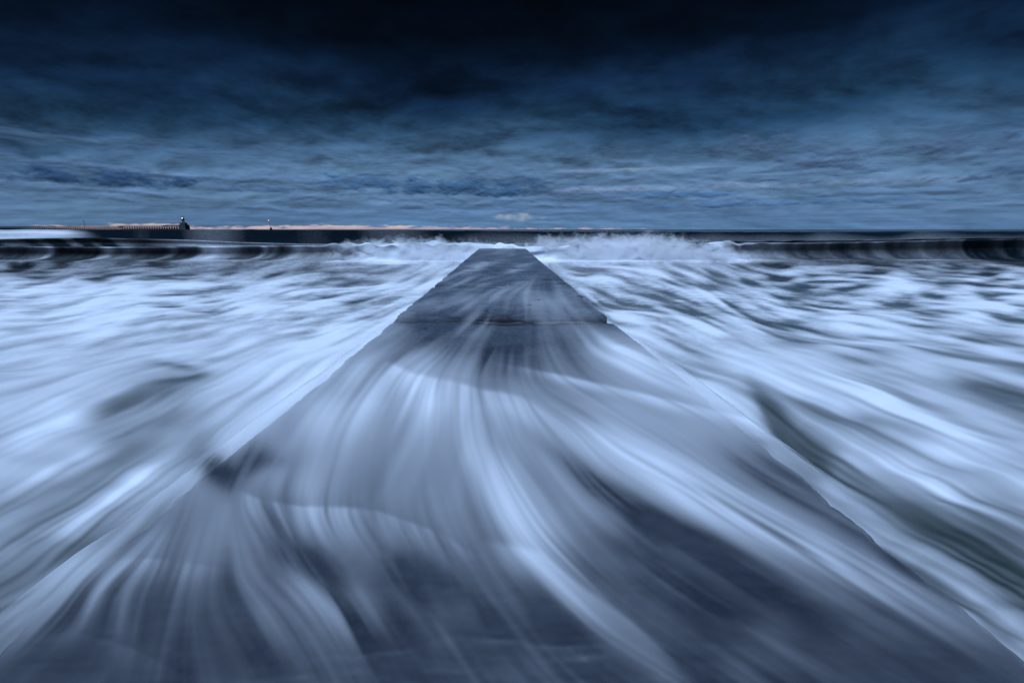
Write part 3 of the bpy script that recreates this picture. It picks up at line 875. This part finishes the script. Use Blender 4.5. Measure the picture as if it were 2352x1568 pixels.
# ------------------------------------------------------------------ thin sheet of water running over the jetty
def build_wash():
    rows = np.arange(1850, 572, -3.0)
    ys = np.linspace(0.3, 30.2, 6000)
    _, pyt = project(np.zeros_like(ys), ys, np.zeros_like(ys))
    yy = np.interp(rows, pyt[::-1], ys[::-1])
    yy = np.concatenate([[-7.9, -5, -3, -1.5, -0.6, 0.0], yy[yy > 0.32], [JET_END - 0.02]])
    n = 860
    u = np.linspace(-1, 1, n)
    xl, xr = edge_x(yy, -1), edge_x(yy, 1)
    X = xl[:, None] + (xr - xl)[:, None] * (u[None, :] + 1) / 2
    Y = np.repeat(yy[:, None], n, 1)
    px, py = project(X, Y, 0 * X)
    py = np.where(Y < .3, 1900, py)
    F = on_chart(WASH_F, px, py)
    smooth = on_chart(gblur(WASH_F, 3, 3), px, py)
    bulk = on_chart(gblur(WASH_F, 12, 12), px, py)
    thick = np.interp(Y, [0, 3, 6, 12, 30], [1, 1, .6, .25, .12])
    Z = slab_top(X, Y) * np.interp(Y, [3, 6], [0, 1]) + np.interp(Y, [0, 3, 6, 30], [.035, .03, .005, .005]) + thick * (0.004 * smooth + 0.05 * bulk) * np.interp(Y, [4, 7], [1, .3])
    # water pouring over both edges close by
    pour = (1 - sstep(3.6, 5.2, yy))[:, None]
    er = np.minimum(u + 1, 1 - u)[None, :] * W_HALF
    F = F * (1 - (1 - pour) * np.exp(-(er / .035) ** 2))
    cl, cr_ = [], []
    zl = sea_level(yy)[:, None]
    for dx, dz in ((0.06, .25), (0.14, .6), (0.30, 1.0)):
        cl.append((xl[:, None] - dx * pour - .004, Z[:, :1] * (1 - dz) + (zl - 0.03) * dz))
        cr_.append((xr[:, None] + dx * pour + .004, Z[:, -1:] * (1 - dz) + (zl - 0.03) * dz))
    fade = [np.clip(F[:, :1] * a, 0, 1) * pour for a in (.8, .35, 0)]
    fader = [np.clip(F[:, -1:] * a, 0, 1) * pour for a in (1.1, .75, .1)]
    X = np.concatenate([a for a, _ in cl[::-1]] + [X] + [a for a, _ in cr_], 1)
    Z = np.concatenate([a for _, a in cl[::-1]] + [Z] + [a for _, a in cr_], 1)
    F = np.concatenate(fade[::-1] + [F] + fader, 1)
    Y = np.repeat(yy[:, None], X.shape[1], 1)
    film = np.clip(np.interp(Y, [0, 8, 30], [.45, .42, .50]) * np.concatenate([pour * 0, pour * .3, pour * .6] + [1 - (1 - pour) * np.exp(-(er / .05) ** 2)] + [pour * .6, pour * .3, pour * 0], 1), 0, 1)
    o = link('shallow_water', grid_mesh('shallow_water', X, Y, Z, {'foam': F, 'film': film}), wash_mat())
    tag(o, 'thin streaming foam washing over the near end of the concrete jetty', 'water', 'structure')


build_wash()


# ------------------------------------------------------------------ spray over the broken wave
def build_spray():
    m, t = new_mat('spray')
    tc = t.n('ShaderNodeTexCoord'); gp = tc.outputs['Object']
    sx = t.n('ShaderNodeSeparateXYZ'); t.put(sx.inputs[0], gp)
    x, y, z = sx.outputs
    topn = t.noise(t.vec(t.m('MULTIPLY', x, 0.55), 0.0, 0.0), 1.0, 4, 0.6)
    topw = t.ramp(t.m('MULTIPLY_ADD', x, 1 / 44.0, 20 / 44.0), [
        (0.11, (0, 0, 0, 1)), (0.17, (.25, .25, .25, 1)), (0.22, (.60, .60, .60, 1)), (0.30, (.70, .70, .70, 1)), (0.41, (.58, .58, .58, 1)), (0.475, (.50, .50, .50, 1)),
        (0.54, (.80, .80, .80, 1)), (0.62, (.86, .86, .86, 1)), (0.70, (.92, .92, .92, 1)), (0.75, (.70, .70, .70, 1)), (0.82, (.32, .32, .32, 1)), (0.88, (0, 0, 0, 1))])
    topz = t.m('ADD', t.m('MULTIPLY', topw, 1.75), t.m('MULTIPLY_ADD', topn, 1.1, -1.25))      # height of the plume above the jetty
    puff = t.noise(t.vec(x, y, t.m('MULTIPLY', z, 1.2)), 1.5, 6, 0.62, 0.6)
    body = t.m('SUBTRACT', topz, z)
    yo = t.m('ABSOLUTE', t.m('SUBTRACT', y, 32.1))
    dens = t.m('ADD', t.m('MULTIPLY', body, 1.0), t.m('MULTIPLY', t.m('SUBTRACT', puff, 0.5), 2.6))
    dens = t.m('MULTIPLY', t.step(dens, -0.1, 1.0), t.step(yo, 1.3, 0.7))
    dens = t.m('MULTIPLY', dens, t.step(topw, 0.02, 0.30))
    v = t.n('ShaderNodeVolumePrincipled')
    v.inputs['Color'].default_value = (0.97, 0.98, 1.0, 1)
    v.inputs['Anisotropy'].default_value = 0.1
    t.put(v.inputs['Density'], t.m('MULTIPLY', t.m('MULTIPLY', dens, t.step(puff, 0.36, 0.62, 0.12, 1.0)), 3.4))
    o = t.n('ShaderNodeOutputMaterial'); t.t.links.new(v.outputs[0], o.inputs['Volume'])
    try: m.cycles.volume_step_rate = 0.09
    except Exception: pass
    bm = bmesh.new()
    bmesh.ops.create_cube(bm, size=1)
    for q in bm.verts:
        q.co = Vector((-18 + (q.co.x + .5) * 42, 30.8 + (q.co.y + .5) * 2.6, -0.95 + (q.co.z + .5) * 2.1))
    me = bpy.data.meshes.new('sea_spray'); bm.to_mesh(me); bm.free()
    ob = link('sea_spray', me, m)
    tag(ob, 'pale spray thrown up where the wave breaks around the jetty head', 'spray', 'stuff')


build_spray()


# ------------------------------------------------------------------ far pier, lighthouse, masts
def bx(bm, x0, x1, y0, y1, z0, z1, taper=0.0):
    v = []
    for z, k in ((z0, 0), (z1, taper)):
        for x, y in ((x0 + k, y0 + k), (x1 - k, y0 + k), (x1 - k, y1 - k), (x0 + k, y1 - k)):
            v.append(bm.verts.new((x, y, z)))
    for f in ((3, 2, 1, 0), (4, 5, 6, 7), (0, 1, 5, 4), (1, 2, 6, 5), (2, 3, 7, 6), (3, 0, 4, 7)):
        bm.faces.new([v[i] for i in f])


def bar(bm, a, b, r=0.15):
    a, b = Vector(a), Vector(b); d = (b - a)
    q = d.to_track_quat('Z', 'Y').to_matrix().to_4x4()
    q.translation = (a + b) / 2
    bmesh.ops.create_cone(bm, cap_ends=True, segments=6, radius1=r, radius2=r, depth=d.length, matrix=q)


def lathe(bm, prof, seg=20, cx=0.0, cy=0.0):
    rings = []
    for r, z in prof:
        rings.append([bm.verts.new((cx + r * math.cos(2 * math.pi * k / seg), cy + r * math.sin(2 * math.pi * k / seg), z)) for k in range(seg)])
    for a, b in zip(rings, rings[1:]):
        for k in range(seg):
            bm.faces.new((a[k], a[(k + 1) % seg], b[(k + 1) % seg], b[k]))
    bm.faces.new(rings[0][::-1]); bm.faces.new(rings[-1])


def part(name, bm, mat, parent):
    me = bpy.data.meshes.new(name); bm.to_mesh(me); bm.free()
    return link(name, me, mat, parent)


TIMBER = simple('dark_timber', (0.008, 0.008, 0.009), 0.9, scale=0.8)
STONE = simple('pier_stone', (0.022, 0.027, 0.036), 0.8, scale=0.5, var=0.7)
RENDERW = simple('pale_render', (0.12, 0.14, 0.17), 0.7, scale=1.2)
DARKM = simple('dark_metal', (0.008, 0.008, 0.010), 0.6, 0.0)
GLASS = simple('lantern_glass', (0.05, 0.06, 0.07), 0.15)
WHITEP = simple('white_roof_paint', (0.28, 0.29, 0.30), 0.5)
LAMP = simple('lit_lamp', (0.9, 0.8, 0.6), 0.5, emit=((1.0, 0.78, 0.5), 1.5))
REDLAMP = simple('lit_red_lamp', (0.9, 0.4, 0.35), 0.5, emit=((1.0, 0.45, 0.38), 1.0))

DP = 700.0
SEA_Z = -1.2


def far_pier():
    lx, ly = at(424, DP)
    x_left = at(-330, DP)[0]
    root = thing('wooden_pier', 'long dark timber pier on trestle legs ending at the stone lighthouse block', 'pier', (lx, ly, 0))
    # along-pier coordinate: X relative to the block, straight line, same depth
    k = DP / FPX * cp
    U = lambda px: (px - 424) * k
    def deckz(px):
        return float(np.interp(px, [-400, 40, 250, 276, 284, 440], [5.6, 5.3, 4.9, 4.75, 6.1, 6.2]))
    b = bmesh.new()
    xs = np.linspace(-330, 414, 150)
    for p0, p1 in zip(xs, xs[1:]):
        z = deckz((p0 + p1) / 2); bx(b, U(p0), U(p1), -2.6, 2.6, z - 1.2, z - .1)
    part('deck', b, TIMBER, root)
    for y in (-2.5, 2.5):
        b = bmesh.new()
        for p0, p1 in zip(xs, xs[1:]):
            z0, z1 = deckz(p0), deckz(p1)
            bar(b, (U(p0), y, z0 + .85), (U(p1), y, z1 + .85), .14)
        for p in np.arange(-330, 414, 5.0):
            z = deckz(p); bar(b, (U(p), y, z - .3), (U(p), y, z + .85), .12)
        part('railing', b, TIMBER, root)
    b = bmesh.new()                                              # raised walk by the lighthouse
    bx(b, U(389), U(415), -2.2, 2.2, 7.1, 7.6)
    for p in np.arange(384, 415, 3.4):
        bar(b, (U(p), -2.1, 5.9), (U(p), -2.1, 7.3), .25); bar(b, (U(p), 2.1, 5.9), (U(p), 2.1, 7.3), .25)
    bar(b, (U(377), -2.1, 6.1), (U(390), -2.1, 7.5), .3); bar(b, (U(377), 2.1, 6.1), (U(390), 2.1, 7.5), .3)
    part('raised_walk', b, TIMBER, root)

    def trestle_mesh(rake):
        b_ = bmesh.new()
        bx(b_, -.8, .8, -2.4, -1.7, -8, 0); bx(b_, -.8, .8, 1.7, 2.4, -8, 0)
        bar(b_, (rake, -2.0, -7), (0, -2.0, -.1), .3)
        bar(b_, (0, -2, -1.0), (0, 2, -5.5), .18); bar(b_, (0, 2, -1.0), (0, -2, -5.5), .18)
        me = bpy.data.meshes.new('trestle'); b_.to_mesh(me); b_.free(); me.materials.append(TIMBER)
        return me
    ma, mb = trestle_mesh(0.6), trestle_mesh(1.7)
    p = 410.0; n = 0
    while p > -60 and n < 100:
        o = bpy.data.objects.new('trestle', mb if p > 300 else ma); C.objects.link(o); o.parent = root
        o.location = (U(p), 0, deckz(p) - 1.45)
        p -= 5.6 if p > 283 else 5.0; n += 1
    # stone block at the head
    b = bmesh.new(); bx(b, U(415.6), U(432.2), -5.5, 5.5, -8, 7.5, 0.55)
    bx(b, U(415.2) + .7, U(432.6) - .7, -5.1, 5.1, 7.5, 7.9)
    part('pier_head', b, STONE, root)
    # lighthouse
    lt = thing('lighthouse', 'small lighthouse with a lit lantern on the stone head of the timber pier', 'lighthouse', (lx, ly, 7.9))
    b = bmesh.new()
    bx(b, -3.4, 2.9, -2.6, 2.6, 0, 2.9); bx(b, -3.6, 3.1, -2.8, 2.8, 2.9, 3.2)
    part('base_house', b, simple('house_render', (0.04, 0.05, 0.06), 0.8), lt)
    for x in (-3.9, 3.3):
        b = bmesh.new(); bx(b, x - .75, x + .75, -2.2, 2.2, 0, 2.0, .1); bx(b, x - .85, x + .85, -2.3, 2.3, 2.0, 2.3)
        part('buttress', b, DARKM, lt)
    b = bmesh.new(); lathe(b, [(1.75, 3.2), (1.55, 5.5), (1.45, 7.0)])
    tw = part('tower', b, RENDERW, lt)
    b = bmesh.new(); bx(b, -.45, .45, -1.72, -1.3, 3.4, 5.9); part('window', b, DARKM, tw)
    b = bmesh.new(); bx(b, -.55, .55, -2.75, -2.5, 0, 2.5); part('door', b, DARKM, lt)
    b = bmesh.new(); lathe(b, [(1.5, 6.9), (2.75, 7.2), (2.85, 7.6), (1.4, 7.65)])
    g = part('gallery', b, DARKM, lt)
    b = bmesh.new()
    for k2 in range(16):
        a = 2 * math.pi * k2 / 16; a2 = 2 * math.pi * (k2 + 1) / 16
        bar(b, (2.75 * math.cos(a), 2.75 * math.sin(a), 7.5), (2.75 * math.cos(a), 2.75 * math.sin(a), 8.6), .06)
        bar(b, (2.75 * math.cos(a), 2.75 * math.sin(a), 8.6), (2.75 * math.cos(a2), 2.75 * math.sin(a2), 8.6), .06)
    part('gallery_railing', b, DARKM, g)
    b = bmesh.new(); lathe(b, [(1.5, 7.65), (1.5, 8.6), (1.35, 8.6), (1.35, 10.2), (1.55, 10.25)])
    ln = part('lantern_room', b, GLASS, lt)
    b = bmesh.new(); bmesh.ops.create_icosphere(b, subdivisions=2, radius=.55, matrix=Matrix.Translation((0, -1.25, 9.5))); part('lamp', b, LAMP, ln)
    b = bmesh.new(); lathe(b, [(1.75, 10.2), (1.75, 10.9), (1.3, 11.2)]); part('roof', b, WHITEP, lt)
    b = bmesh.new(); lathe(b, [(1.25, 11.2), (1.0, 11.9), (.45, 12.3), (.18, 12.5), (.15, 13.3)]); part('dome', b, DARKM, lt)
    # lamp post on the pier
    px = 196.5
    q = at(px, DP)
    lp = thing('lamp_post', 'thin lamp post standing on the deck of the timber pier', 'lamp post', (q[0], q[1], deckz(px) - .25))
    b = bmesh.new(); bar(b, (0, 0, 0), (0, 0, 8.6), .22); part('pole', b, DARKM, lp)
    b = bmesh.new(); bx(b, -.8, .8, -.4, .4, 8.3, 9.0); part('lamp_head', b, DARKM, lp)
    # beacon mast out at sea
    q = at(621.5, 640.0)
    bm_ = thing('beacon_mast', 'thin leaning mast with a small red light on the horizon right of the lighthouse', 'mast', (q[0], q[1], SEA_Z))
    b = bmesh.new(); bar(b, (.7, 0, 3.0), (-1.1, 0, 13.9), .22); part('pole', b, DARKM, bm_)
    b = bmesh.new(); bx(b, -.5, 1.9, -1, 1, -6, 3.3); bx(b, -.1, 1.5, -.8, .8, 3.9, 5.0); bx(b, -.6, 2.0, -1.1, 1.1, 3.3, 3.9); part('platform', b, DARKM, bm_)
    b = bmesh.new(); bmesh.ops.create_icosphere(b, subdivisions=2, radius=.5, matrix=Matrix.Translation((-1.15, 0, 14.2))); part('lamp', b, REDLAMP, bm_)


far_pier()
